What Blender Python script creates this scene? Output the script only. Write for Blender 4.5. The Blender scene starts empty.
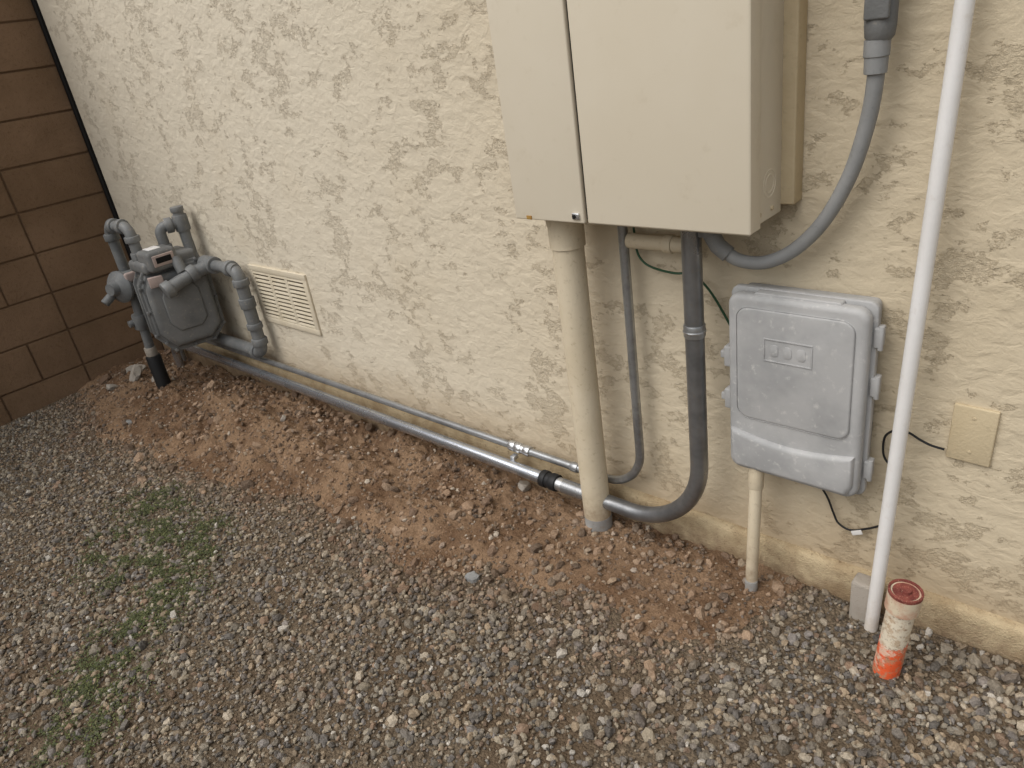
import bpy, bmesh, math, random
import numpy as np
from mathutils import Vector, Matrix
random.seed(7); rng=np.random.default_rng(7)
S=bpy.context.scene
COL=S.collection

def s2l(c):
    return tuple((v/255/12.92 if v/255<=.04045 else ((v/255+.055)/1.055)**2.4) for v in c)
def rgba(c): return (*s2l(c),1)

# ------------------------------------------------------------ materials
class NT:
    def __init__(s,name):
        s.m=bpy.data.materials.new(name); s.m.use_nodes=True; s.t=s.m.node_tree
        s.b=s.t.nodes['Principled BSDF']; s.tc=s.t.nodes.new('ShaderNodeTexCoord')
    def n(s,ty,**k):
        q=s.t.nodes.new(ty)
        for a,v in k.items():
            if a.startswith('_'): setattr(q,a[1:],v)
            else: s.set(q.inputs[a],v)
        return q
    def set(s,inp,v):
        if isinstance(v,bpy.types.NodeSocket): s.t.links.new(v,inp)
        else: inp.default_value=v
    def noise(s,scale,detail=4,rough=.5,vec=None,dist=0):
        q=s.n('ShaderNodeTexNoise',Scale=scale,Detail=detail,Roughness=rough,Distortion=dist)
        s.t.links.new(vec if vec is not None else s.tc.outputs['Object'],q.inputs['Vector']); return q.outputs['Fac']
    def ramp(s,f,a,b,v0=0.,v1=1.):
        q=s.n('ShaderNodeMapRange',Value=f); q.interpolation_type='SMOOTHSTEP'
        q.inputs['From Min'].default_value=a;q.inputs['From Max'].default_value=b
        q.inputs['To Min'].default_value=v0;q.inputs['To Max'].default_value=v1
        return q.outputs[0]
    def math(s,op,a,b=0.,c=0.):
        q=s.n('ShaderNodeMath',_operation=op); s.set(q.inputs[0],a); s.set(q.inputs[1],b); s.set(q.inputs[2],c); return q.outputs[0]
    def mix(s,f,a,b,mode='MIX'):
        q=s.n('ShaderNodeMix',_data_type='RGBA',_blend_type=mode); s.set(q.inputs[0],f); s.set(q.inputs[6],a); s.set(q.inputs[7],b); return q.outputs[2]
    def bump(s,h,dist,strength=1.,prev=None):
        q=s.n('ShaderNodeBump',Height=h,Strength=strength,Distance=dist)
        if prev is not None: s.t.links.new(prev,q.inputs['Normal'])
        return q.outputs[0]
    def map(s,sc=(1,1,1)):
        q=s.n('ShaderNodeMapping'); s.t.links.new(s.tc.outputs['Object'],q.inputs[0]); q.inputs['Scale'].default_value=sc; return q.outputs[0]
    def fin(s,color=None,rough=None,normal=None,metal=None,spec=None):
        if color is not None: s.set(s.b.inputs['Base Color'],color)
        if rough is not None: s.set(s.b.inputs['Roughness'],rough)
        if normal is not None: s.t.links.new(normal,s.b.inputs['Normal'])
        if metal is not None: s.set(s.b.inputs['Metallic'],metal)
        if spec is not None: s.set(s.b.inputs['Specular IOR Level'],spec)
        return s.m

def mat_paint(name,c,c2=None,rough=.55,scale=6,bump=.0006,metal=0.,spec=.4,amt=.5,grime=None,gamt=.35,soil=None):
    """soil=(z_low,z_high,colour): splashed dirt rising from the ground"""
    k=NT(name); c2=c2 or tuple(v*.86 for v in c)
    f=k.ramp(k.noise(scale,4,.6),.38,.68,0,amt)
    col=k.mix(f,rgba(c),rgba(c2))
    g=k.ramp(k.noise(scale*9,4,.65),.56,.75,0,gamt)
    col=k.mix(g,col,rgba(grime or tuple(v*.72 for v in c)))
    if soil:
        sep=k.n('ShaderNodeSeparateXYZ'); k.t.links.new(k.tc.outputs['Object'],sep.inputs[0])
        z=k.math('ADD',sep.outputs[2],k.math('MULTIPLY',k.math('SUBTRACT',k.noise(30,5,.7),.5),.22))
        col=k.mix(k.ramp(z,soil[0],soil[1],.8,0),col,rgba(soil[2]))
    nb=k.bump(k.noise(scale*25,2,.6),bump)
    return k.fin(col,k.math('ADD',k.math('MULTIPLY',f,.12),rough-.05),nb,metal,spec)

def mat_stucco():
    k=NT('stucco')
    v=k.map((.85,1,1.25))
    f=k.noise(10.5,8,.70,v,.12)
    region=k.noise(3.1,3,.55)
    f=k.math('ADD',f,k.math('MULTIPLY',k.math('SUBTRACT',region,.5),.42))
    plate=k.ramp(f,.422,.452)
    pit=k.math('SUBTRACT',1.,plate)
    grain=k.noise(62,5,.72)
    lump=k.noise(26,4,.55,v,.4)
    wave=k.noise(7,2,.5)
    h=k.math('ADD',plate,k.math('MULTIPLY',k.math('MULTIPLY',grain,pit),1.8))
    h=k.math('ADD',h,k.math('MULTIPLY',lump,1.5))
    h=k.math('ADD',h,k.math('MULTIPLY',wave,1.6))
    h=k.math('ADD',h,k.math('MULTIPLY',grain,.35))
    n1=k.bump(h,.0038,1.)
    edge=k.math('MULTIPLY',k.ramp(f,.385,.43),k.ramp(f,.432,.456,1,0))
    sep=k.n('ShaderNodeSeparateXYZ'); k.t.links.new(k.tc.outputs['Object'],sep.inputs[0])
    east_shade=k.ramp(k.math('ADD',sep.outputs[0],k.math('MULTIPLY',k.noise(.9,2,.5),.8)),-2.6,.2)
    base=k.mix(east_shade,rgba((211,201,181)),rgba((199,185,159)))  # light falloff towards the right, painted into the base colour
    col=k.mix(k.math('MULTIPLY',pit,.13),base,rgba((160,142,114)))
    col=k.mix(k.math('MULTIPLY',edge,.24),col,rgba((128,110,84)))
    col=k.mix(k.ramp(k.noise(2.6,4,.6),.5,.75,0,.16),col,rgba((178,160,128)))
    zz=k.math('ADD',sep.outputs[2],k.math('MULTIPLY',k.noise(5,4,.7),-.25))
    low=k.ramp(zz,-.12,.16,.5,0)
    col=k.mix(low,col,rgba((160,137,106)))
    return k.fin(col,.9,n1,0.,.15)

SOIL=(120,97,76)
M={}
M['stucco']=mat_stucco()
M['stem']=mat_paint('stem_wall_paint',(188,170,138),(154,134,104),.9,9,.005,spec=.1,amt=.9,grime=(108,88,66),gamt=.7,soil=(-.12,.02,SOIL))
M['cream']=mat_paint('cream_enamel',(210,200,180),(203,192,170),.5,2.2,.0002,spec=.3,amt=.5,grime=(188,175,150),gamt=.3)
M['cream2']=mat_paint('cream_trim',(192,176,145),(176,158,125),.75,5,.0012,spec=.2)
M['beigepipe']=mat_paint('beige_painted_pvc',(206,193,168),(190,175,147),.6,7,.0006,spec=.3,grime=(156,138,110),gamt=.5,soil=(-.10,.10,(132,110,88)))
M['greyplastic']=mat_paint('grey_plastic_weathered',(172,171,169),(150,150,149),.62,6,.0004,spec=.3,amt=.9,grime=(196,194,189),gamt=.7)
M['barepipe']=mat_paint('bare_grey_pvc',(150,148,144),(128,126,122),.7,14,.001,spec=.3,amt=.9,grime=(110,94,78),gamt=.7,soil=(-.16,-.03,SOIL))
M['greydark']=mat_paint('grey_rigid_conduit',(150,151,152),(112,113,114),.32,6,.0004,metal=.75,spec=.5,amt=.9,grime=(150,140,126),gamt=.4)
M['flex']=mat_paint('grey_flex',(142,142,140),(124,125,124),.55,8,.0004,spec=.35)
M['galv']=mat_paint('galvanised_steel',(206,210,216),(150,155,162),.27,9,.0002,metal=.9,spec=.5,amt=.8,grime=(150,128,104),gamt=.5)
M['galvdull']=mat_paint('dull_steel',(170,172,173),(126,126,126),.36,9,.0003,metal=.75,spec=.5,amt=.9,grime=(140,120,98),gamt=.5)
M['silver']=mat_paint('zinc_fitting',(205,206,207),(160,160,160),.3,20,.0003,metal=.85,spec=.5)
M['black']=mat_paint('black_rubber',(26,26,27),(38,36,34),.6,12,.0004,spec=.35)
M['meter']=mat_paint('meter_grey_paint',(118,118,116),(96,97,96),.55,6,.0008,spec=.35,amt=.9,grime=(156,147,134),gamt=.6)
M['meterpipe']=mat_paint('pipe_grey_paint',(118,119,118),(96,98,98),.5,8,.0008,spec=.4,amt=.9,grime=(154,143,128),gamt=.6)
M['pinklabel']=mat_paint('faded_label',(172,154,146),(140,126,120),.6,20,.0002)
M['white']=mat_paint('white_pvc',(224,222,219),(210,207,202),.45,5,.0002,spec=.4,grime=(196,188,178),soil=(-.12,.06,(190,178,162)))
M['pale']=mat_paint('pale_concrete',(166,158,147),(142,132,119),.95,16,.003,spec=.1)
M['green']=mat_paint('green_wire',(38,74,48),None,.5)
M['dark']=mat_paint('dark_void',(14,12,10),None,.95)
M['ventdark']=mat_paint('vent_recess',(92,80,62),None,.95)
M['vent']=mat_paint('vent_paint',(207,196,174),(190,177,150),.7,10,.0006,spec=.25,grime=(166,150,120))
M['rock']=mat_paint('rock_grey',(150,150,148),(118,116,112),.9,30,.003,spec=.2)
M['rock2']=mat_paint('rock_brown',(126,104,86),(104,82,66),.95,30,.003,spec=.1)
M['rust']=mat_paint('rust_stain',(150,108,48),(188,160,90),.8,60,.001)

def mat_block():
    k=NT('brown_block')
    g=k.noise(70,4,.75); l=k.noise(3,4,.5)
    col=k.mix(k.ramp(l,.3,.7),rgba((130,106,84)),rgba((114,92,71)))
    col=k.mix(k.ramp(g,.5,.75,0,.5),col,rgba((86,68,52)))
    n=k.bump(g,.003); n=k.bump(k.noise(14,3,.6),.004,.6,n)
    return k.fin(col,.95,n,0.,.1)
M['block']=mat_block()
M['mortar']=mat_paint('mortar',(106,85,66),(90,71,54),.95,18,.003,spec=.1)

def mat_stubpipe():
    k=NT('orange_marked_pipe')
    sep=k.n('ShaderNodeSeparateXYZ'); k.t.links.new(k.tc.outputs['Object'],sep.inputs[0])
    z=k.math('ADD',sep.outputs[2],k.math('MULTIPLY',k.math('SUBTRACT',k.noise(34,5,.7),.5),.20))
    col=k.mix(k.ramp(z,.012,.035,1,0),rgba((212,201,180)),rgba((222,92,50)))
    col=k.mix(k.ramp(k.noise(55,5,.7),.47,.6,0,.7),col,rgba((170,142,112)))
    col=k.mix(k.ramp(k.noise(24,4,.7),.52,.62,0,.6),col,rgba((216,204,182)))
    col=k.mix(k.ramp(k.noise(90,4,.7),.55,.65,0,.6),col,rgba((110,84,64)))
    return k.fin(col,.75,k.bump(k.noise(80,3),.001),0.,.25)
M['stub']=mat_stubpipe()
M['redcap']=mat_paint('red_primer',(142,74,62),(108,50,44),.75,40,.002,amt=1.,grime=(196,168,142),gamt=.9)
M['stubring']=mat_paint('stained_coupling',(208,194,168),(186,138,114),.65,26,.001,spec=.25,amt=.8,grime=(140,96,74),gamt=.6)

def mat_ground():
    k=NT('ground_fines')
    v=k.n('ShaderNodeTexVoronoi',Scale=170.); k.t.links.new(k.tc.outputs['Object'],v.inputs['Vector'])
    sepc=k.n('ShaderNodeSeparateColor'); k.t.links.new(v.outputs['Color'],sepc.inputs[0])
    col=k.mix(sepc.outputs[0],rgba((76,67,56)),rgba((120,106,88)))
    col=k.mix(k.ramp(k.noise(3,4,.6),.4,.65,0,.6),col,rgba((92,76,59)))
    n=k.bump(k.math('SUBTRACT',1.,v.outputs['Distance']),.004); n=k.bump(k.noise(300,2,.6),.002,1.,n)
    return k.fin(col,.95,n,0.,.1)
M['ground']=mat_ground()
def mat_dirt():
    k=NT('brown_dirt')
    a=k.noise(4.5,5,.62); b=k.noise(40,4,.7); c=k.noise(190,3,.7)
    col=k.mix(k.ramp(a,.38,.62),rgba((146,120,95)),rgba((110,86,66)))
    col=k.mix(k.ramp(b,.5,.72,0,.5),col,rgba((164,137,111)))
    col=k.mix(k.ramp(c,.5,.7,0,.5),col,rgba((86,67,51)))
    n=k.bump(b,.016,1.); n=k.bump(c,.006,1.,n)
    return k.fin(col,.97,n,0.,.05)
M['dirt']=mat_dirt()
def mat_attr(name,rough=.85,spec=.25,bs=160,bd=.0015):
    k=NT(name); a=k.n('ShaderNodeAttribute',_attribute_name='Col')
    f=k.ramp(k.noise(bs,3,.65),.3,.7)
    col=k.mix(f,k.mix(.25,a.outputs['Color'],(0.03,0.025,0.02,1)),k.mix(.12,a.outputs['Color'],(.5,.46,.4,1)))
    return k.fin(col,rough,k.bump(f,bd),0.,spec)
M['gravel']=mat_attr('gravel_stone')
M['moss']=mat_attr('moss_leaf',.8,.2)

# ------------------------------------------------------------ mesh helpers
def empty(name):
    o=bpy.data.objects.new(name,None); COL.objects.link(o); o.empty_display_size=.1; return o
def mesh_obj(name,me,mat=None,parent=None):
    o=bpy.data.objects.new(name,me); COL.objects.link(o)
    if mat is not None: me.materials.append(M[mat] if isinstance(mat,str) else mat)
    if parent is not None: o.parent=parent
    return o
def bm_obj(name,bm,mat=None,parent=None,smooth=False):
    me=bpy.data.meshes.new(name); bmesh.ops.recalc_face_normals(bm,faces=bm.faces); 
    if smooth:
        for f in bm.faces: f.smooth=True
        for e in bm.edges:
            if len(e.link_faces)==2 and e.calc_face_angle(0)>math.radians(38): e.smooth=False
    bm.to_mesh(me); bm.free()
    return mesh_obj(name,me,mat,parent)
def box(name,x0,x1,y0,y1,z0,z1,mat,parent=None,bev=0.,seg=3,rot=None,pivot=None):
    bm=bmesh.new(); bmesh.ops.create_cube(bm,size=1)
    for v in bm.verts:
        v.co=Vector(((x0+x1)/2+v.co.x*(x1-x0),(y0+y1)/2+v.co.y*(y1-y0),(z0+z1)/2+v.co.z*(z1-z0)))
    if bev: bmesh.ops.bevel(bm,geom=bm.edges[:],offset=bev,segments=seg,profile=.5,affect='EDGES')
    if rot is not None:
        p=Vector(pivot or ((x0+x1)/2,(y0+y1)/2,(z0+z1)/2))
        for v in bm.verts: v.co=rot@(v.co-p)+p
    return bm_obj(name,bm,mat,parent,smooth=bool(bev))
def fillet(pts,r,n=10):
    pts=[Vector(p) for p in pts]; out=[pts[0]]
    for i in range(1,len(pts)-1):
        a,b,c=pts[i-1],pts[i],pts[i+1]; u=(a-b).normalized(); w=(c-b).normalized()
        ang=u.angle(w); 
        if abs(ang-math.pi)<.02: out.append(b); continue
        rr=r[i-1] if isinstance(r,(list,tuple)) else r
        t=min(rr/math.tan(ang/2),(a-b).length*.49 if i>1 else (a-b).length*.98,(c-b).length*.49 if i<len(pts)-2 else (c-b).length*.98)
        rr=t*math.tan(ang/2)
        cen=b+(u+w).normalized()*(rr/math.sin(ang/2)); p0=b+u*t-cen; p1=b+w*t-cen
        tot=p0.angle(p1)
        ax=p0.cross(p1).normalized()
        for k in range(n+1): out.append(cen+Matrix.Rotation(tot*k/n,3,ax)@p0)
    out.append(pts[-1]); return out
def catmull(pts,n=8):
    pts=[Vector(p) for p in pts]; P=[pts[0]*2-pts[1]]+pts+[pts[-1]*2-pts[-2]]; out=[]
    for i in range(1,len(P)-2):
        for k in range(n):
            t=k/n; a,b,c,d=P[i-1:i+3]
            out.append(.5*((2*b)+(c-a)*t+(2*a-5*b+4*c-d)*t*t+(3*b-a-3*c+d)*t**3))
    out.append(pts[-1]); return out
def tube(name,pts,r,mat,parent=None,seg=24,inner=None):
    pts=[Vector(p) for p in pts]; n=len(pts); R=r if isinstance(r,(list,tuple)) else [r]*n
    bm=bmesh.new(); rings=[]
    T=[(pts[min(i+1,n-1)]-pts[max(i-1,0)]).normalized() for i in range(n)]
    ref=Vector((0,0,1)) if abs(T[0].z)<.9 else Vector((0,1,0))
    nn=(ref-T[0]*ref.dot(T[0])).normalized()
    for i in range(n):
        nn=(nn-T[i]*nn.dot(T[i])).normalized(); bb=T[i].cross(nn)
        rings.append([bm.verts.new(pts[i]+(nn*math.cos(a)+bb*math.sin(a))*R[i]) for a in [2*math.pi*k/seg for k in range(seg)]])
    for i in range(n-1):
        for k in range(seg): bm.faces.new((rings[i][k],rings[i][(k+1)%seg],rings[i+1][(k+1)%seg],rings[i+1][k]))
    bm.faces.new(rings[0][::-1]); bm.faces.new(rings[-1])
    return bm_obj(name,bm,mat,parent,smooth=True)
def cyl(name,a,b,r,mat,parent=None,seg=28,bev=None):
    a=Vector(a); b=Vector(b); d=(b-a); L=d.length; d.normalize(); e=min(bev if bev is not None else r*.12,L*.4)
    pts=[a,a+d*e*.3,a+d*e,b-d*e,b-d*e*.3,b]; R=[r-e,r-e*.3,r,r,r-e*.3,r-e]
    return tube(name,pts,R,mat,parent,seg)
def revolve(name,origin,axis,prof,mat,parent=None,seg=28):
    o=Vector(origin); ax=Vector(axis).normalized()
    bm=bmesh.new(); ref=Vector((0,0,1)) if abs(ax.z)<.9 else Vector((0,1,0)); n1=(ref-ax*ref.dot(ax)).normalized(); n2=ax.cross(n1)
    rings=[[bm.verts.new(o+ax*t+(n1*math.cos(2*math.pi*k/seg)+n2*math.sin(2*math.pi*k/seg))*r) for k in range(seg)] for t,r in prof]
    for i in range(len(rings)-1):
        for k in range(seg): bm.faces.new((rings[i][k],rings[i][(k+1)%seg],rings[i+1][(k+1)%seg],rings[i+1][k]))
    bm.faces.new(rings[0][::-1]); bm.faces.new(rings[-1])
    return bm_obj(name,bm,mat,parent,smooth=True)
def prism(name,poly,origin,u,v,w,t0,t1,mat,parent=None,bev=0.,seg=3):
    o=Vector(origin);u=Vector(u);v=Vector(v);w=Vector(w); bm=bmesh.new()
    A=[bm.verts.new(o+u*a+v*b+w*t0) for a,b in poly]; B=[bm.verts.new(o+u*a+v*b+w*t1) for a,b in poly]
    n=len(poly)
    fa=bm.faces.new(A); fb=bm.faces.new(B[::-1])
    for i in range(n): bm.faces.new((A[i],B[i],B[(i+1)%n],A[(i+1)%n]))
    bmesh.ops.recalc_face_normals(bm,faces=bm.faces)
    if bev:
        es=[e for e in fb.edges]+[e for e in fa.edges]
        bmesh.ops.bevel(bm,geom=es,offset=bev,segments=seg,profile=.5,affect='EDGES')
    return bm_obj(name,bm,mat,parent,smooth=True)
def rrect(w,h,r,n=6):
    out=[]
    for cx,cy,a0 in ((w/2-r,h/2-r,0),(-w/2+r,h/2-r,90),(-w/2+r,-h/2+r,180),(w/2-r,-h/2+r,270)):
        for k in range(n+1):
            a=math.radians(a0+90*k/n); out.append((cx+r*math.cos(a),cy+r*math.sin(a)))
    return out

# ------------------------------------------------------------ noise for terrain
_perm=rng.permutation(4096)
def _h(ix,iy): return _perm[(_perm[ix&4095]+iy)&4095]/4095.
def vnoise(x,y):
    ix=np.floor(x).astype(int); iy=np.floor(y).astype(int); fx=x-ix; fy=y-iy
    fx=fx*fx*(3-2*fx); fy=fy*fy*(3-2*fy)
    return (_h(ix,iy)*(1-fx)+_h(ix+1,iy)*fx)*(1-fy)+(_h(ix,iy+1)*(1-fx)+_h(ix+1,iy+1)*fx)*fy
def fbm(x,y,sc,oct=4,g=.5):
    s=0;a=1;t=0
    for i in range(oct):
        s=s+a*vnoise(x*sc+17.3*i,y*sc-9.1*i); t+=a; a*=g; sc*=2.07
    return s/t-.5
def gheight(x,y):
    z=-.07-.025*np.clip(-x-.5,0,4.4)-.045*np.clip(-x-3.2,0,1.5)/1.5*np.clip(-y-.4,0,1)
    return z+.018*fbm(x,y,2.2,3)+.006*fbm(x,y,14,2)
bx=[-4.9,-4.46,-3.95,-3.49,-2.95,-2.37,-1.95,-1.69,-1.45,-1.1,-.88,-.73,-.66,-.60,-.5]
by=[-.58,-.62,-.78,-.68,-.68,-.54,-.56,-.60,-.47,-.38,-.44,-.38,-.20,-.02,.3]
def ddist(x,y):
    b=np.interp(x,bx,by)
    return (y-b)+.20*fbm(x,y,5,5,.68)
def dheight(x,y):
    d=ddist(x,y)
    amp=np.interp(x,[-4.8,-4.2,-3.6,-2.9,-2.2,-1.8,-1.4,-.9,-.6],[.05,.08,.12,.105,.08,.065,.032,.014,.008])
    prof=1-np.exp(-np.clip(d,0,9)/.14)
    ridge=np.exp(-((y+.36+.05*np.sin(x*2.3))/.12)**2)
    z=gheight(x,y)+amp*prof*(.42+.58*ridge)
    rel=np.clip(amp/.06,.3,1.4)
    z=z+prof*(.075*fbm(x,y,6,4,.55)*rel+.075*np.abs(fbm(x,y,12,4,.62))*rel+.028*fbm(x,y,42,3,.65))
    z=np.where(d<0,z+d*.25,z+.002)
    cap=-.015+.5*np.clip(-.17-y,0,1)
    return np.where(x<-1.35,np.minimum(z,np.where(y>-.17,cap,z)),z)
def topz(x,y): return np.maximum(gheight(x,y),dheight(x,y))
def grid_mesh(name,x0,x1,y0,y1,st,fn,mat):
    nx=int((x1-x0)/st)+1; ny=int((y1-y0)/st)+1
    X,Y=np.meshgrid(np.linspace(x0,x1,nx),np.linspace(y0,y1,ny)); Z=fn(X,Y)
    co=np.stack([X,Y,Z],-1).reshape(-1,3).astype(np.float32)
    i=np.arange(nx*ny).reshape(ny,nx); q=np.stack([i[:-1,:-1],i[:-1,1:],i[1:,1:],i[1:,:-1]],-1).reshape(-1,4)
    return np_mesh(name,co,q,mat,True)
def np_mesh(name,co,faces,mat,smooth=False,col=None):
    me=bpy.data.meshes.new(name); nf=len(faces); k=faces.shape[1]
    me.vertices.add(len(co)); me.vertices.foreach_set('co',co.astype(np.float32).ravel())
    me.loops.add(nf*k); me.loops.foreach_set('vertex_index',faces.astype(np.int32).ravel())
    me.polygons.add(nf); me.polygons.foreach_set('loop_start',(np.arange(nf)*k).astype(np.int32)); me.polygons.foreach_set('loop_total',np.full(nf,k,np.int32))
    me.polygons.foreach_set('use_smooth',np.full(nf,smooth,bool))
    me.update(calc_edges=True)
    if col is not None:
        a=me.color_attributes.new('Col','FLOAT_COLOR','POINT'); a.data.foreach_set('color',col.astype(np.float32).ravel())
    return mesh_obj(name,me,mat)

# ------------------------------------------------------------ ground
gr=grid_mesh('ground',-4.85,3.4,-3.6,.06,.02,gheight,'ground')
bm=bmesh.new()
vs=[bm.verts.new(c) for c in ((-400,-400,-.26),(400,-400,-.26),(400,400,-.26),(-400,400,-.26))]
bm.faces.new(vs); far=bm_obj('far_ground',bm,'ground',gr)
grid_mesh('dirt_mound',-4.8,-.45,-1.1,.02,.007,dheight,'dirt')

# ------------------------------------------------------------ stones
def templates(n):
    out=[]
    for _ in range(n):
        bm=bmesh.new(); bmesh.ops.create_icosphere(bm,subdivisions=1,radius=1)
        sc=Vector((1,random.uniform(.65,1),random.uniform(.45,.8)))
        for v in bm.verts:
            v.co=Vector((v.co.x*sc.x,v.co.y*sc.y,v.co.z*sc.z))*random.uniform(.78,1.15)
            v.co.x=max(-.85,min(.8,v.co.x)); v.co.y=max(-.7,min(.7,v.co.y)); v.co.z=max(-.55,min(.55,v.co.z))
        co=np.array([v.co[:] for v in bm.verts]); fa=np.array([[v.index for v in f.verts] for f in bm.faces]); bm.free()
        out.append((co,fa))
    return out
TP=templates(24)
pal=np.array([s2l(c) for c in [(150,140,123),(130,120,105),(164,151,129),(112,105,97),(174,161,141),(142,117,95),(194,187,175),(96,91,86),(150,131,106),(130,123,117),(156,137,112)]])
pw=np.array([16,15,12,12,8,9,3,10,10,9,8.]); pw/=pw.sum()
dpal=np.array([s2l(c) for c in [(146,119,94),(118,93,72),(162,135,109),(100,79,60)]])
def stones(name,P,R,C,mat,sink=.35):
    n=len(P); tid=rng.integers(0,len(TP),n); cos=[];fas=[];cols=[];off=0
    q=rng.normal(size=(n,4)); q[:,1:3]*=.45; q/=np.linalg.norm(q,axis=1)[:,None]; w,x,y,z=q.T
    Rm=np.stack([1-2*(y*y+z*z),2*(x*y-z*w),2*(x*z+y*w),2*(x*y+z*w),1-2*(x*x+z*z),2*(y*z-x*w),2*(x*z-y*w),2*(y*z+x*w),1-2*(x*x+y*y)],-1).reshape(n,3,3)
    for t in range(len(TP)):
        I=np.where(tid==t)[0]
        if not len(I): continue
        co,fa=TP[t]
        V=np.einsum('nij,vj->nvi',Rm[I],co)*R[I][:,None,None]+P[I][:,None,:]
        V[:,:,2]+=(R[I]*(.55-sink))[:,None]
        F=fa[None]+ (np.arange(len(I))*len(co))[:,None,None]+off
        cos.append(V.reshape(-1,3)); fas.append(F.reshape(-1,3)); cols.append(np.repeat(np.concatenate([C[I],np.ones((len(I),1))],1),len(co),0)); off+=len(I)*len(co)
    return np_mesh(name,np.concatenate(cos),np.concatenate(fas),mat,False,np.concatenate(cols))
def scatter(x0,x1,y0,y1,dens):
    n=int((x1-x0)*(y1-y0)*dens); return rng.uniform(x0,x1,n),rng.uniform(y0,y1,n)
xs,ys=[],[]
for a in ((-4.75,.5,-2.3,-.03,8600),(.5,1.8,-2.3,-.03,4500),(-4.75,1.8,-3.3,-2.3,3500)):
    x,y=scatter(*a); xs.append(x); ys.append(y)
x=np.concatenate(xs); y=np.concatenate(ys)
d=ddist(x,y)
p=np.where(d<-.12,1,np.where(d<.06,1-(d+.12)*5.,.06)); p=np.clip(p,.06,1)
p=p*np.clip(1.05+1.6*fbm(x,y,2.5,3),.55,1)
p=np.where((x>-1.35)&(d>0),np.maximum(p,.20),p)
keep=rng.random(len(x))<p; x=x[keep];y=y[keep]
fine=fbm(x,y,1.3,3)
R=np.clip(rng.lognormal(math.log(.0066),.44,len(x)),.0028,.020)*(1+.5*fine)*np.interp(x,[-4.5,-1.5],[.88,1.05])
C=pal[rng.choice(len(pal),len(x),p=pw)]*rng.uniform(.52,1.15,(len(x),1))
d=ddist(x,y)
dm=dpal[rng.integers(0,4,len(x))]
w=np.clip(np.exp(-np.clip(-d,0,9)/.12)*.75+.9*np.clip(fbm(x,y,1.8,4)-.02,0,.4),0,.75)[:,None]*rng.uniform(.5,1,(len(x),1))
C=C*(1-w)+dm*w
z=topz(x,y)+rng.uniform(-.002,.004,len(x))
stones('gravel',np.stack([x,y,z],-1),R,C,'gravel')
x,y=scatter(-4.7,-.55,-1.05,-.03,5200); d=ddist(x,y); k=(d>-.12)&(rng.random(len(x))<(.4+1.6*np.clip(fbm(x,y,4,3)+.1,0,1))); x=x[k];y=y[k]
R=np.clip(rng.lognormal(math.log(.0052),.65,len(x)),.002,.036); C=dpal[rng.integers(0,4,len(x))]*rng.uniform(.75,1.12,(len(x),1))
lt=(rng.random(len(x))<.035)[:,None]; C=np.where(lt,np.array(s2l((186,172,154))),C); R=np.where(lt[:,0],np.clip(R,.005,.014),R)
stones('dirt_clods',np.stack([x,y,topz(x,y)],-1),R,C,'gravel',.45)
# moss: tiny leaf faces between stones
segs=[((-3.0,-.90),(-2.5,-1.0),.11),((-2.85,-1.10),(-2.35,-1.12),.11),((-2.45,-1.1),(-2.1,-1.40),.10),((-2.15,-1.4),(-1.9,-1.62),.10),((-2.6,-.83),(-2.45,-.9),.06)]
mx,my=scatter(-3.2,-1.75,-1.8,-.75,190000)
def segd(x,y,a,b):
    ax,ay=a;bx_,by_=b;t=np.clip(((x-ax)*(bx_-ax)+(y-ay)*(by_-ay))/((bx_-ax)**2+(by_-ay)**2),0,1)
    return np.hypot(x-ax-t*(bx_-ax),y-ay-t*(by_-ay))
w=np.zeros(len(mx))
for a,b,r in segs: w=np.maximum(w,np.exp(-(segd(mx,my,a,b)/r)**2))
w=w*np.clip(.42+5*fbm(mx,my,14,4,.7),0,1)
k=rng.random(len(mx))<w; mx=mx[k];my=my[k]; n=len(mx)
base=np.stack([mx,my,topz(mx,my)+.003+rng.uniform(0,.0075,n)],-1)
ang=rng.uniform(0,2*math.pi,n); L=rng.uniform(.0025,.007,n); up=rng.uniform(.0,.6,n)
dv=np.stack([np.cos(ang),np.sin(ang),up],-1)*L[:,None]; sd=np.stack([-np.sin(ang),np.cos(ang),np.zeros(n)],-1)*(L*.5)[:,None]
V=np.stack([base,base+dv*.6+sd,base+dv,base+dv*.6-sd],1).reshape(-1,3); F=np.arange(4*n).reshape(-1,4)
mc=np.array([s2l(c) for c in [(88,98,48),(72,84,40),(106,110,60),(62,70,36)]])[rng.integers(0,4,n)]*rng.uniform(.65,1.1,(n,1))
np_mesh('moss_patch',V,F,'moss',False,np.repeat(np.concatenate([mc,np.ones((n,1))],1),4,0))

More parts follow.
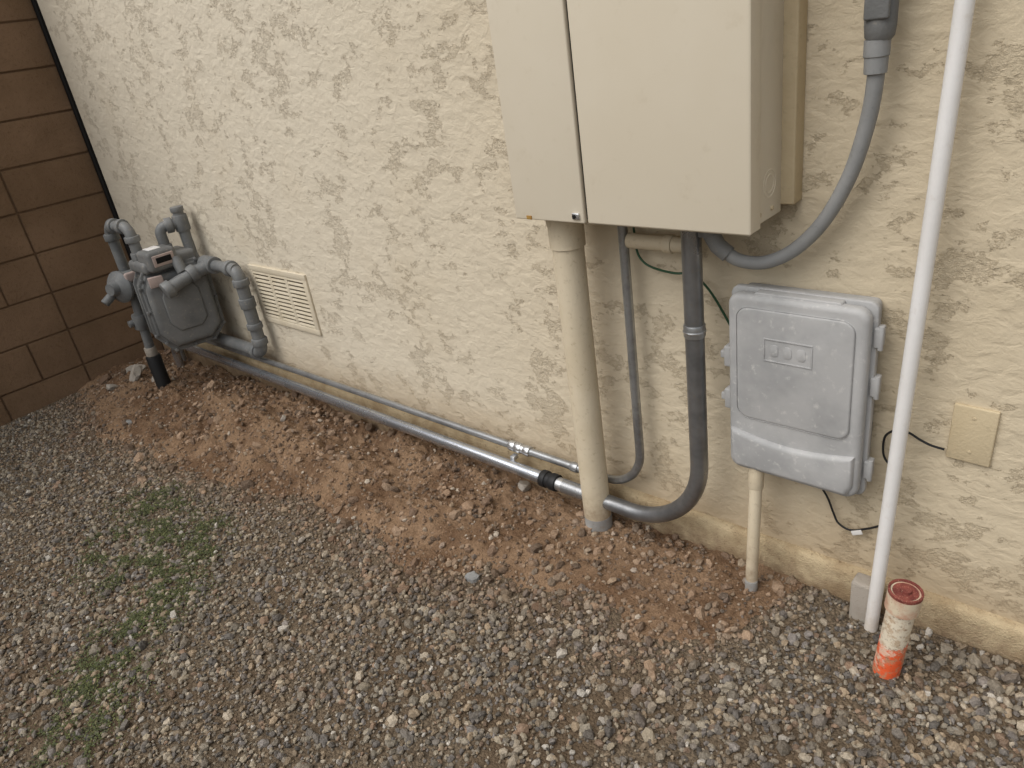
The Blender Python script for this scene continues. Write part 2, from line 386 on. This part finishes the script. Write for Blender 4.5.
def rock(name,x,y,r,mat,flat=.7,seed=0,zoff=0):
    random.seed(seed+11); bm=bmesh.new(); bmesh.ops.create_icosphere(bm,subdivisions=2,radius=1)
    sc=(random.uniform(.9,1.2),random.uniform(.7,1),flat)
    for v in bm.verts:
        nn=1+.22*math.sin(v.co.x*3.1+seed)*math.cos(v.co.y*2.7+seed*2)+random.uniform(-.09,.09)
        c=v.co*nn; c=Vector((max(-.8,min(.85,c.x)),max(-.75,min(.8,c.y)),max(-.7,min(.65,c.z))))
        v.co=Vector((c.x*sc[0],c.y*sc[1],c.z*sc[2]))*r
    o=bm_obj(name,bm,mat); z=float(topz(np.array([x]),np.array([y]))[0]); o.location=(x,y,z+r*flat*.35+zoff); o.rotation_euler=(.2*seed%1,.3*seed%.7,seed*1.3); return o
for i,(x,y,r,m) in enumerate([(-1.46,-.51,.026,'rock'),(-1.20,-.50,.018,'rock2'),(-1.66,-.60,.018,'rock2'),(-2.05,-.63,.02,'rock2'),(-3.6,-.30,.022,'pale'),(-.82,-.71,.013,'pale'),(-1.62,-.07,.028,'pale'),(-2.5,-.3,.026,'rock2'),(-3.3,-.42,.03,'rock2'),
     (-4.35,-.36,.055,'pale'),(-4.5,-.30,.06,'pale'),(-4.42,-.48,.035,'pale'),(-4.2,-.3,.04,'pale'),(-4.6,-.45,.04,'rock2'),(-2.9,-.27,.02,'pale'),(-3.85,-.62,.02,'rock')]):
    rock('loose_rock',x,y,r,m,seed=i)

# ------------------------------------------------------------ stucco wall
W=empty('stucco_wall')
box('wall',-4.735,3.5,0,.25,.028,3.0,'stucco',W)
# stem wall with a rounded, hand-trowelled lip (slightly wavy)
prof=[(.0,.03),(-.012,.029),(-.020,.024),(-.024,.014),(-.025,0),(-.025,-.06),(-.025,-.5),(.2,-.5),(.2,.03)]
bm=bmesh.new(); rings=[]; nx=420
for i in range(nx+1):
    X_=-4.735+8.235*i/nx; xa=np.array([X_]); wz=float(fbm(xa,xa*0+3.3,9,3)[0])*.008; wy_=float(fbm(xa,xa*0+8.1,14,3)[0])*.008
    rings.append([bm.verts.new((X_,a+(wy_ if a<-.005 else 0),b+(wz if (b<.0295 and b>-.01) else 0))) for a,b in prof])
for i in range(nx):
    for j in range(len(prof)):
        j2=(j+1)%len(prof); bm.faces.new((rings[i][j],rings[i+1][j],rings[i+1][j2],rings[i][j2]))
bm.faces.new(rings[0]); bm.faces.new(rings[-1][::-1]); bm_obj('stem_wall',bm,'stem',W,smooth=True)

# ------------------------------------------------------------ block wall
BW=empty('block_wall')
box('mortar_core',-5.0,-4.7845,-4.5,-.012,-.4,2.6,'mortar',BW)
ch=.2285; z0=1.10-7*ch
bm=bmesh.new()
def addblock(bm,y0,y1,za,zb):
    r=bmesh.ops.create_cube(bm,size=1)['verts']; dx=random.uniform(-.0015,.0015)
    for v in r: v.co=Vector((-4.79+v.co.x*.024+dx,(y0+y1)/2+v.co.y*(y1-y0),(za+zb)/2+v.co.z*(zb-za)))
g=.0045
for r_ in range(14):
    za=z0+r_*ch
    addblock(bm,-.484+g,-.014,za+g,za+ch-g)
    off=0 if r_%2 else -.228
    y=-.484
    if off: addblock(bm,y-.228+g,y-g,za+g,za+ch-g); y-=.228
    while y>-4.4:
        addblock(bm,y-.456+g,y-g,za+g,za+ch-g); y-=.456
bmesh.ops.bevel(bm,geom=bm.edges[:],offset=.003,segments=2,affect='EDGES')
bm_obj('blocks',bm,'block',BW,smooth=False)
box('gap_shade_strip',-4.80,-4.74,-.011,.1,-.4,2.6,'dark',BW)  # black strip added to paint the shade of the deep corner gap

# ------------------------------------------------------------ wall vent
V_=empty('wall_vent')
vx0,vx1,vz0,vz1=-3.315,-2.835,.288,.577
box('frame_top',vx0,vx1,-.010,.002,vz1-.028,vz1,'vent',V_,.003)
box('frame_bottom',vx0,vx1,-.010,.002,vz0,vz0+.028,'vent',V_,.003)
box('frame_left',vx0,vx0+.03,-.0095,.002,vz0+.026,vz1-.026,'vent',V_,.003)
box('frame_right',vx1-.03,vx1,-.0095,.002,vz0+.026,vz1-.026,'vent',V_,.003)
box('opening',vx0+.02,vx1-.02,-.0015,.003,vz0+.02,vz1-.02,'ventdark',V_)
iw=(vx1-vx0-.06)/3
for c in (1,2): box('mullion_%d'%c,vx0+.03+iw*c-.012,vx0+.03+iw*c+.012,-.0085,-.001,vz0+.026,vz1-.026,'vent',V_,.002)
for i in range(12):
    z=vz0+.036+i*.0198
    box('louvre_%d'%i,vx0+.028,vx1-.028,-.0078,-.0018,z-.0062,z+.0062,'vent',V_,.0015,rot=Matrix.Rotation(math.radians(-18),3,'X'))

# ------------------------------------------------------------ electrical panel
E=empty('electrical_panel')
zt=2.05
box('backing_board',-1.36,-.668,-.045,.001,.995,zt+.04,'cream2',E,.004)
box('cabinet',-1.335,-.698,-.195,-.04,.978,zt,'cream',E,.004)
box('left_door',-1.342,-1.116,-.212,-.194,.972,zt+.004,'cream',E,.004)
box('right_door',-1.110,-.690,-.207,-.1935,.972,zt+.002,'cream',E,.004)
box('door_gap',-1.117,-1.109,-.2,-.193,.98,zt-.01,'dark',E)
box('right_door_flange',-.698,-.6895,-.206,-.16,.974,zt,'cream',E,.002)
box('left_door_latch',-1.15,-1.128,-.217,-.210,.982,.998,'silver',E,.002)
cyl('latch_screw',(-1.142,-.22,.99),(-1.142,-.213,.99),.005,'dark',E)
for rr,nm in ((.030,'a'),(.020,'b')):
    revolve('knockout_'+nm,(-.6985,-.10,1.055),(1,0,0),[(-.001,rr-.003),(.0012,rr-.002),(.0012,rr+.0),(-.001,rr+.001)],'cream',E)
box('bottom_lip',-1.33,-.70,-.19,-.185,.966,.98,'cream',E,.001)
box('rust_smear',-1.303,-1.285,-.2135,-.2115,.973,.983,'rust',E,.0008)
for sx in (-.78,-.72): cyl('side_screw_%d'%int(-sx*100),(-.70,sx+.63,1.0),(-.694,sx+.63,1.0),.005,'cream2',E)
cyl('nipple_pipe',(-1.10,-.055,.885),(-.925,-.055,.885),.020,'beigepipe',E)
cyl('nipple_collar',(-.99,-.055,.885),(-.965,-.055,.885),.024,'beigepipe',E)
gw=catmull([(-1.10,-.03,.93),(-1.094,-.03,.851),(-1.075,-.03,.82),(-1.042,-.03,.806),(-.98,-.04,.803),(-.933,-.03,.80),(-.89,-.02,.76),(-.838,-.012,.669),(-.80,-.012,.60)])
tube('wire',gw,.0032,'green',empty('grounding_wire'),10)

# ------------------------------------------------------------ beige service conduit
C1=empty('beige_conduit')
tube('pipe',[(-1.265,-.105,.97),(-1.265,-.105,-.03),(-1.262,-.105,-.3)],.044,'beigepipe',C1,36)
revolve('top_collar',(-1.265,-.105,.87),(0,0,1),[(0,.0445),(.002,.049),(.06,.0495),(.066,.052),(.098,.052),(.1,.045)],'beigepipe',C1,36)
revolve('bare_patch',(-1.264,-.105,-.16),(0,0,1),[(0,.0445),(.13,.0448),(.132,.0441)],'barepipe',C1,36)

# ------------------------------------------------------------ thin conduit
C2=empty('steel_conduit')
p=fillet([(-1.12,-.05,.975),(-1.12,-.05,.08),(-4.40,-.05,.08),(-4.40,-.05,-.3)],[.14,.08],14)
tube('pipe',p,.0135,'galvdull',C2,20)
cyl('top_fitting',(-1.12,-.05,.93),(-1.12,-.05,.975),.019,'silver',C2)
for xx in (-1.595,-1.635,-1.665): cyl('coupling_%d'%int(-xx*1000),(xx-.014,-.05,.08),(xx+.014,-.05,.08),.0195,'silver',C2)
cyl('coupling_body',(-1.68,-.05,.08),(-1.59,-.05,.08),.0165,'silver',C2)
cyl('coupling_end',(-1.40,-.05,.08),(-1.37,-.05,.08),.017,'galvdull',C2)
box('strap_foot',-1.655,-1.635,-.085,-.06,.045,.06,'silver',C2,.002)
# ------------------------------------------------------------ larger conduit
C3=empty('rigid_conduit')
p=fillet([(-.89,-.10,.975),(-.89,-.10,.03),(-1.40,-.10,.03)],[.25],18)
tube('bend',p,.0245,'greydark',C3,28)
tube('horizontal_run',fillet([(-1.47,-.10,.03),(-4.36,-.10,.03),(-4.36,-.10,-.3)],.1),.0225,'galv',C3,28)
tube('short_run',[(-1.31,-.10,.03),(-1.43,-.10,.03)],.0232,'silver',C3,28)
cyl('black_coupling_a',(-1.455,-.10,.03),(-1.425,-.10,.03),.030,'black',C3)
cyl('black_coupling_b',(-1.495,-.10,.03),(-1.470,-.10,.03),.030,'black',C3)
cyl('black_coupling_core',(-1.48,-.10,.03),(-1.44,-.10,.03),.026,'black',C3)
cyl('top_bushing',(-.89,-.10,.945),(-.89,-.10,.976),.031,'black',C3)
cyl('mid_coupling',(-.89,-.10,.665),(-.89,-.10,.70),.0275,'galvdull',C3)
cyl('mid_ring',(-.89,-.10,.678),(-.89,-.10,.685),.0295,'silver',C3)

# ------------------------------------------------------------ flexible conduit
F=empty('flexible_conduit')
p=catmull([(-.512,-.06,1.31),(-.512,-.058,1.24),(-.524,-.052,1.16),(-.552,-.05,1.06),(-.600,-.05,.965),(-.66,-.055,.898),(-.72,-.07,.868),(-.775,-.085,.872),(-.815,-.09,.895)],12)
tube('hose',p,.0155,'flex',F,20)
tube('hose_end_fitting',[(-.80,-.09,.885),(-.825,-.093,.905),(-.842,-.095,.935)],.020,'meter',F,20)
cyl('hose_end_nut',(-.845,-.095,.93),(-.852,-.095,.975),.026,'meter',F,8)
revolve('compression_nut',(-.512,-.06,1.255),(0,0,1),[(0,.016),(.002,.021),(.03,.0215),(.032,.0235),(.06,.0235),(.062,.018)],'flex',F,12)
revolve('elbow_body',(-.509,-.06,1.31),(0,0,1),[(0,.018),(.01,.026),(.03,.028),(.18,.029),(.19,.024),(.3,.024)],'meter',F)
box('elbow_cover',-.53,-.486,-.092,-.082,1.35,1.5,'meter',F,.004)

# ------------------------------------------------------------ white PVC pipe
P_=empty('white_pvc_pipe')
tube('pipe',[(-.364,-.035,2.3),(-.378,-.045,1.37),(-.421,-.09,-.12),(-.426,-.095,-.25)],.0160,'white',P_,28)

# ------------------------------------------------------------ utility box
U=empty('utility_box')
ux,uz,uw,uh=-.638,.552,.334,.496
O=(ux,0,uz); ex=(1,0,0); ez=(0,0,1); ey=(0,-1,0)
prism('back_tray',rrect(uw-.02,uh-.02,.015),O,ex,ez,ey,.004,.05,'greyplastic',U,.003)
prism('lid_rim',rrect(uw+.004,uh+.004,.022),O,ex,ez,ey,.048,.066,'greyplastic',U,.004)
prism('lid',rrect(uw-.010,uh-.010,.030),O,ex,ez,ey,.064,.102,'greyplastic',U,.014,5)
prism('lid_raised_panel',rrect(uw-.060,uh*.60,.03),(ux,0,uz+.066),ex,ez,ey,.099,.106,'greyplastic',U,.006,4)
lo=[(-.142,-.230),(.142,-.230),(.153,-.20),(.153,-.120)]+[(.153-.306*t/12,-.120-.020*math.sin(math.pi*t/12)) for t in range(1,12)]+[(-.153,-.120),(-.153,-.20)]
prism('lid_lower_hump',lo,O,ex,ez,ey,.09,.114,'greyplastic',U,.012,4)
# embossed rectangular maker's frame (outline of four thin ridges)
fx,fz=ux-.01,uz+.115
for nm,a0,a1,b0,b1 in (('top',-.058,.058,.026,.0295),('bottom',-.058,.058,-.0295,-.026),('left',-.058,-.0545,-.0262,.0262),('right',.0545,.058,-.0262,.0262)):
    box('emboss_'+nm,fx+a0,fx+a1,-.1078,-.1045,fz+b0,fz+b1,'greyplastic',U,.0008)
for i in range(3):
    prism('emboss_mark_%d'%i,rrect(.020,.030,.008),(fx-.032+.032*i,0,fz),ex,ez,ey,.1045,.1072,'greyplastic',U,.0008,2)
prism('top_ledge',rrect(.20,.016,.006),(ux,0,uz+.240),ex,ez,ey,.06,.09,'greyplastic',U,.003)
for i,zz in enumerate((.17,.05,-.17)):
    s=ux+uw/2
    box('hinge_%d'%i,s-.004,s+.013,-.072,-.042,uz+zz-.024,uz+zz+.024,'greyplastic',U,.004)
    cyl('hinge_pin_%d'%i,(s+.010,-.066,uz+zz-.028),(s+.010,-.066,uz+zz+.028),.006,'greyplastic',U)
s=ux-uw/2
for i,zz in enumerate((.06,-.06)):
    box('latch_%d'%i,s-.020,s+.004,-.075,-.045,uz+zz-.028,uz+zz+.028,'greyplastic',U,.004)
    box('latch_tab_%d'%i,s-.032,s-.018,-.07,-.052,uz+zz-.008,uz+zz+.012,'greyplastic',U,.003)
box('grommet',ux-.09,ux-.04,-.06,-.03,uz-uh/2-.012,uz-uh/2+.012,'black',U,.004)
tube('riser_pipe',[(-.732,-.080,.335),(-.730,-.115,-.02),(-.728,-.125,-.3)],.0165,'beigepipe',U,24)
cyl('riser_collar',(-.7325,-.086,.25),(-.7325,-.081,.325),.0195,'beigepipe',U)
revolve('riser_scuffs',(-.7285,-.122,-.11),(0,.02,1),[(0,.0168),(.07,.017),(.071,.0165)],'barepipe',U)

# ------------------------------------------------------------ cables
K=empty('black_cable')
tube('cable',catmull([(-.66,-.04,.335),(-.62,-.02,.30),(-.577,-.015,.241),(-.555,-.015,.19),(-.54,-.018,.165),(-.51,-.018,.155),(-.47,-.018,.175),(-.435,-.018,.20),(-.41,-.02,.215)]),.0028,'black',K,8)
box('cable_tag',-.505,-.478,-.026,-.022,.152,.164,'white',K,.001,rot=Matrix.Rotation(-.5,3,'Y'))
K2=empty('coax_cable')
tube('cable',catmull([(-.325,-.012,.452),(-.35,-.018,.458),(-.374,-.018,.466),(-.40,-.018,.478),(-.425,-.02,.478),(-.447,-.02,.455),(-.448,-.02,.41),(-.435,-.02,.385),(-.41,-.02,.375)]),.0028,'black',K2,8)
PL=empty('blank_cover_plate')
tr=Matrix.Rotation(math.radians(1.5),3,'Y')
box('plate',-.320,-.234,-.009,.001,.430,.568,'cream2',PL,.003,rot=tr)
for zz in (.458,.542): cyl('screw_%d'%int(zz*1000),(-.277,-.0105,zz),(-.277,-.008,zz),.0035,'cream2',PL)

# ------------------------------------------------------------ orange marked stub
ST=empty('capped_pipe_stub')
a=Vector((-.360,-.205,-.25)); b=Vector((-.325,-.205,.168)); ax=(b-a).normalized()
tube('pipe',[a,b],.030,'stub',ST,32)
revolve('coupling',b-ax*.035,ax,[(0,.0305),(.002,.036),(.050,.0362),(.052,.033)],'stubring',ST,32)
revolve('rim',b+ax*.017,ax,[(-.004,.0362),(.004,.0364),(.006,.034),(.004,.0315),(-.006,.0305),(-.008,.02)],'redcap',ST,32)
revolve('red_plug',b-ax*.0,ax,[(0,.020),(.0175,.0275),(.0175,.024),(.0172,.012),(.024,.011),(.024,.006)],'redcap',ST,24)
CB=empty('concrete_footing_block')
box('block',-.480,-.425,-.080,-.0305,-.2,.045,'pale',CB,.008)

# ------------------------------------------------------------ gas meter
G=empty('gas_meter')
oc=[(-.10,-.215),(.09,-.215),(.155,-.15),(.16,.12),(.12,.19),(-.12,.19),(-.16,.12),(-.165,-.12)]
rot=math.radians(14)
ux_=Vector((math.sin(rot),math.cos(rot),0)); wx=Vector((math.cos(rot),-math.sin(rot),0))
cc=Vector((-3.74,-.205,.405))
def sc(p,k): return [(a*k,b*k) for a,b in p]
prism('case_middle',oc,cc,ux_,(0,0,1),wx,-.085,.06,'meter',G,.012)
prism('case_flange',sc(oc,1.07),cc,ux_,(0,0,1),wx,.035,.052,'meter',G,.004)
prism('case_front_cover',sc(oc,.93),cc,ux_,(0,0,1),wx,.05,.100,'meter',G,.03,5)
prism('case_front_boss',sc(oc,.55),cc,ux_,(0,0,1),wx,.098,.110,'meter',G,.008,3)
prism('case_back_flange',sc(oc,1.08),cc,ux_,(0,0,1),wx,-.085,-.07,'meter',G,.004)
prism('case_back_cover',sc(oc,.92),cc,ux_,(0,0,1),wx,-.14,-.08,'meter',G,.03,5)
i=0
for (a,b),(c,d_) in zip(oc,oc[1:]+oc[:1]):
    for t in (.0,.5):
        q=cc+ux_*((a+(c-a)*t)*1.02)+Vector((0,0,1))*((b+(d_-b)*t)*1.02)
        cyl('bolt_%d'%i,q+wx*.05,q+wx*.064,.009,'meter',G,6); i+=1
box('top_casting',cc.x-.12,cc.x+.07,cc.y-.14,cc.y+.13,.590,.650,'meter',G,.02,4)
box('index_housing',cc.x-.02,cc.x+.115,cc.y-.125,cc.y+.02,.60,.70,'meter',G,.02,4)
box('index_window',cc.x+.10,cc.x+.119,cc.y-.105,cc.y+.0,.625,.68,'pinklabel',G,.004)
box('index_glass',cc.x+.117,cc.x+.121,cc.y-.09,cc.y-.015,.64,.668,'dark',G,.002)
box('index_badge',cc.x+.0,cc.x+.07,cc.y-.09,cc.y-.03,.699,.703,'white',G,.001)
box('case_label',cc.x+.09,cc.x+.112,cc.y-.150,cc.y-.085,.535,.585,'pinklabel',G,.003,rot=Matrix.Rotation(-rot,3,'Z'))
for nm,(a,b) in (('inlet',(-3.80,-.30)),('outlet',(-3.78,-.17))):
    cyl(nm+'_nut',(a,b,.64),(a,b,.685),.036,'meterpipe',G,8); cyl(nm+'_collar',(a,b,.60),(a,b,.645),.03,'meterpipe',G)
def pipe(name,pts,r=.026,fr=.045):
    tube(name,fillet(pts,fr,8),r,'meterpipe',G,22)
def collar(name,a,b,r=.036): cyl(name,a,b,r,'meterpipe',G,22)
cyl('riser_black_sleeve',(-4.03,-.335,-.3),(-4.03,-.335,.10),.038,'black',G)
cyl('riser_pale_ring',(-4.03,-.335,.10),(-4.03,-.335,.15),.030,'pale',G)
pipe('riser',[(-4.03,-.335,.12),(-4.0,-.32,.50)],.024)
collar('riser_valve',(-4.025,-.333,.26),(-4.015,-.33,.34),.038)
cyl('valve_key',(-4.03,-.39,.30),(-4.03,-.33,.30),.018,'meterpipe',G)
revolve('regulator_diaphragm',(-3.98,-.375,.51),(.35,-1,.10),[(-.03,.03),(-.02,.07),(-.006,.082),(.006,.082),(.02,.07),(.035,.04),(.06,.032),(.065,.03)],'meterpipe',G)
box('regulator_body',-4.05,-3.93,-.38,-.26,.46,.58,'meterpipe',G,.025,4)
cyl('regulator_vent',(-4.0,-.42,.48),(-4.0,-.47,.45),.022,'meterpipe',G)
box('regulator_label',-3.932,-3.91,-.36,-.28,.53,.58,'pinklabel',G,.01)
pipe('inlet_loop',[(-4.0,-.32,.56),(-4.0,-.32,.81),(-3.80,-.30,.81),(-3.80,-.30,.66)],.026,.05)
collar('loop_elbow_a',(-4.0,-.32,.735),(-4.0,-.32,.77)); collar('loop_elbow_b',(-3.955,-.316,.81),(-3.92,-.312,.81)); collar('loop_elbow_c',(-3.87,-.31,.81),(-3.84,-.305,.81)); collar('loop_elbow_d',(-3.80,-.30,.735),(-3.80,-.30,.765))
pipe('outlet_rise',[(-3.78,-.17,.66),(-3.78,-.17,.77),(-3.74,-.07,.77)],.026,.035)
pipe('outlet_top',[(-3.74,-.07,.77),(-3.74,-.07,.84)],.026)
pipe('outlet_drop',[(-3.74,-.07,.78),(-3.74,-.07,.57),(-3.32,-.07,.57)],.027,.05)
collar('tee',(-3.74,-.07,.73),(-3.74,-.07,.81)); collar('tee_cap',(-3.74,-.07,.825),(-3.74,-.07,.85),.032)
collar('union',(-3.768,-.14,.77),(-3.755,-.107,.77),.038)
pipe('bypass',[(-3.60,-.30,.515),(-3.585,-.16,.555),(-3.56,-.08,.57)],.032,.05)
collar('bypass_cap',(-3.602,-.315,.510),(-3.598,-.275,.522),.042); collar('bypass_tee',(-3.63,-.07,.57),(-3.52,-.07,.57),.042); collar('bypass_ring',(-3.587,-.185,.548),(-3.584,-.145,.560),.042)
collar('bypass_stub',(-3.60,-.20,.57),(-3.64,-.20,.64),.026)
pipe('outlet_down',[(-3.42,-.07,.57),(-3.31,-.07,.57),(-3.31,-.07,.14),(-4.15,-.07,.14),(-4.15,.05,.14)],.030,.05)
collar('down_elbow_top',(-3.31,-.07,.49),(-3.31,-.07,.525),.039); collar('down_elbow_side',(-3.39,-.07,.57),(-3.355,-.07,.57),.039)
collar('down_union_a',(-3.31,-.07,.38),(-3.31,-.07,.43),.038); collar('down_union_b',(-3.31,-.07,.27),(-3.31,-.07,.30),.038)
collar('down_elbow_bottom',(-3.31,-.07,.185),(-3.31,-.07,.22),.039); collar('bottom_elbow_side',(-3.39,-.07,.14),(-3.355,-.07,.14),.039)

# ------------------------------------------------------------ world, sun, camera
Wd=bpy.data.worlds.new('World'); S.world=Wd; Wd.use_nodes=True; nt=Wd.node_tree
sky=nt.nodes.new('ShaderNodeTexSky'); sky.sky_type='NISHITA'; sky.sun_disc=False
el,az=math.radians(55),math.radians(200)
sky.sun_elevation=el; sky.sun_rotation=az; sky.air_density=1.4; sky.dust_density=4; sky.ozone_density=1.2
hs=nt.nodes.new('ShaderNodeHueSaturation'); hs.inputs['Saturation'].default_value=.3
bg=nt.nodes['Background']; nt.links.new(sky.outputs[0],hs.inputs['Color']); nt.links.new(hs.outputs[0],bg.inputs[0]); bg.inputs[1].default_value=.15
L=bpy.data.lights.new('sun','SUN'); L.energy=1.5; L.angle=math.radians(60); L.color=(1,.98,.965)
so=bpy.data.objects.new('sun',L); COL.objects.link(so)
sd_=Vector((math.sin(az)*math.cos(el),math.cos(az)*math.cos(el),math.sin(el)))
so.rotation_euler=sd_.to_track_quat('Z','Y').to_euler()
cam=bpy.data.cameras.new('camera'); co=bpy.data.objects.new('camera',cam); COL.objects.link(co)
right=Vector((.7385,.6588,-.1411)).normalized(); fwd=Vector((-.6433,.6268,-.4404)); fwd=(fwd-right*fwd.dot(right)).normalized(); up=right.cross(fwd)
mt=Matrix((right,up,-fwd)).transposed().to_4x4(); mt.translation=Vector((0,-1.63,1.45)); co.matrix_world=mt
cam.sensor_width=36; cam.lens=743/1024*36; cam.clip_start=.02; cam.clip_end=2000
S.camera=co
S.view_settings.view_transform='Standard'; S.view_settings.look='None'; S.view_settings.exposure=0
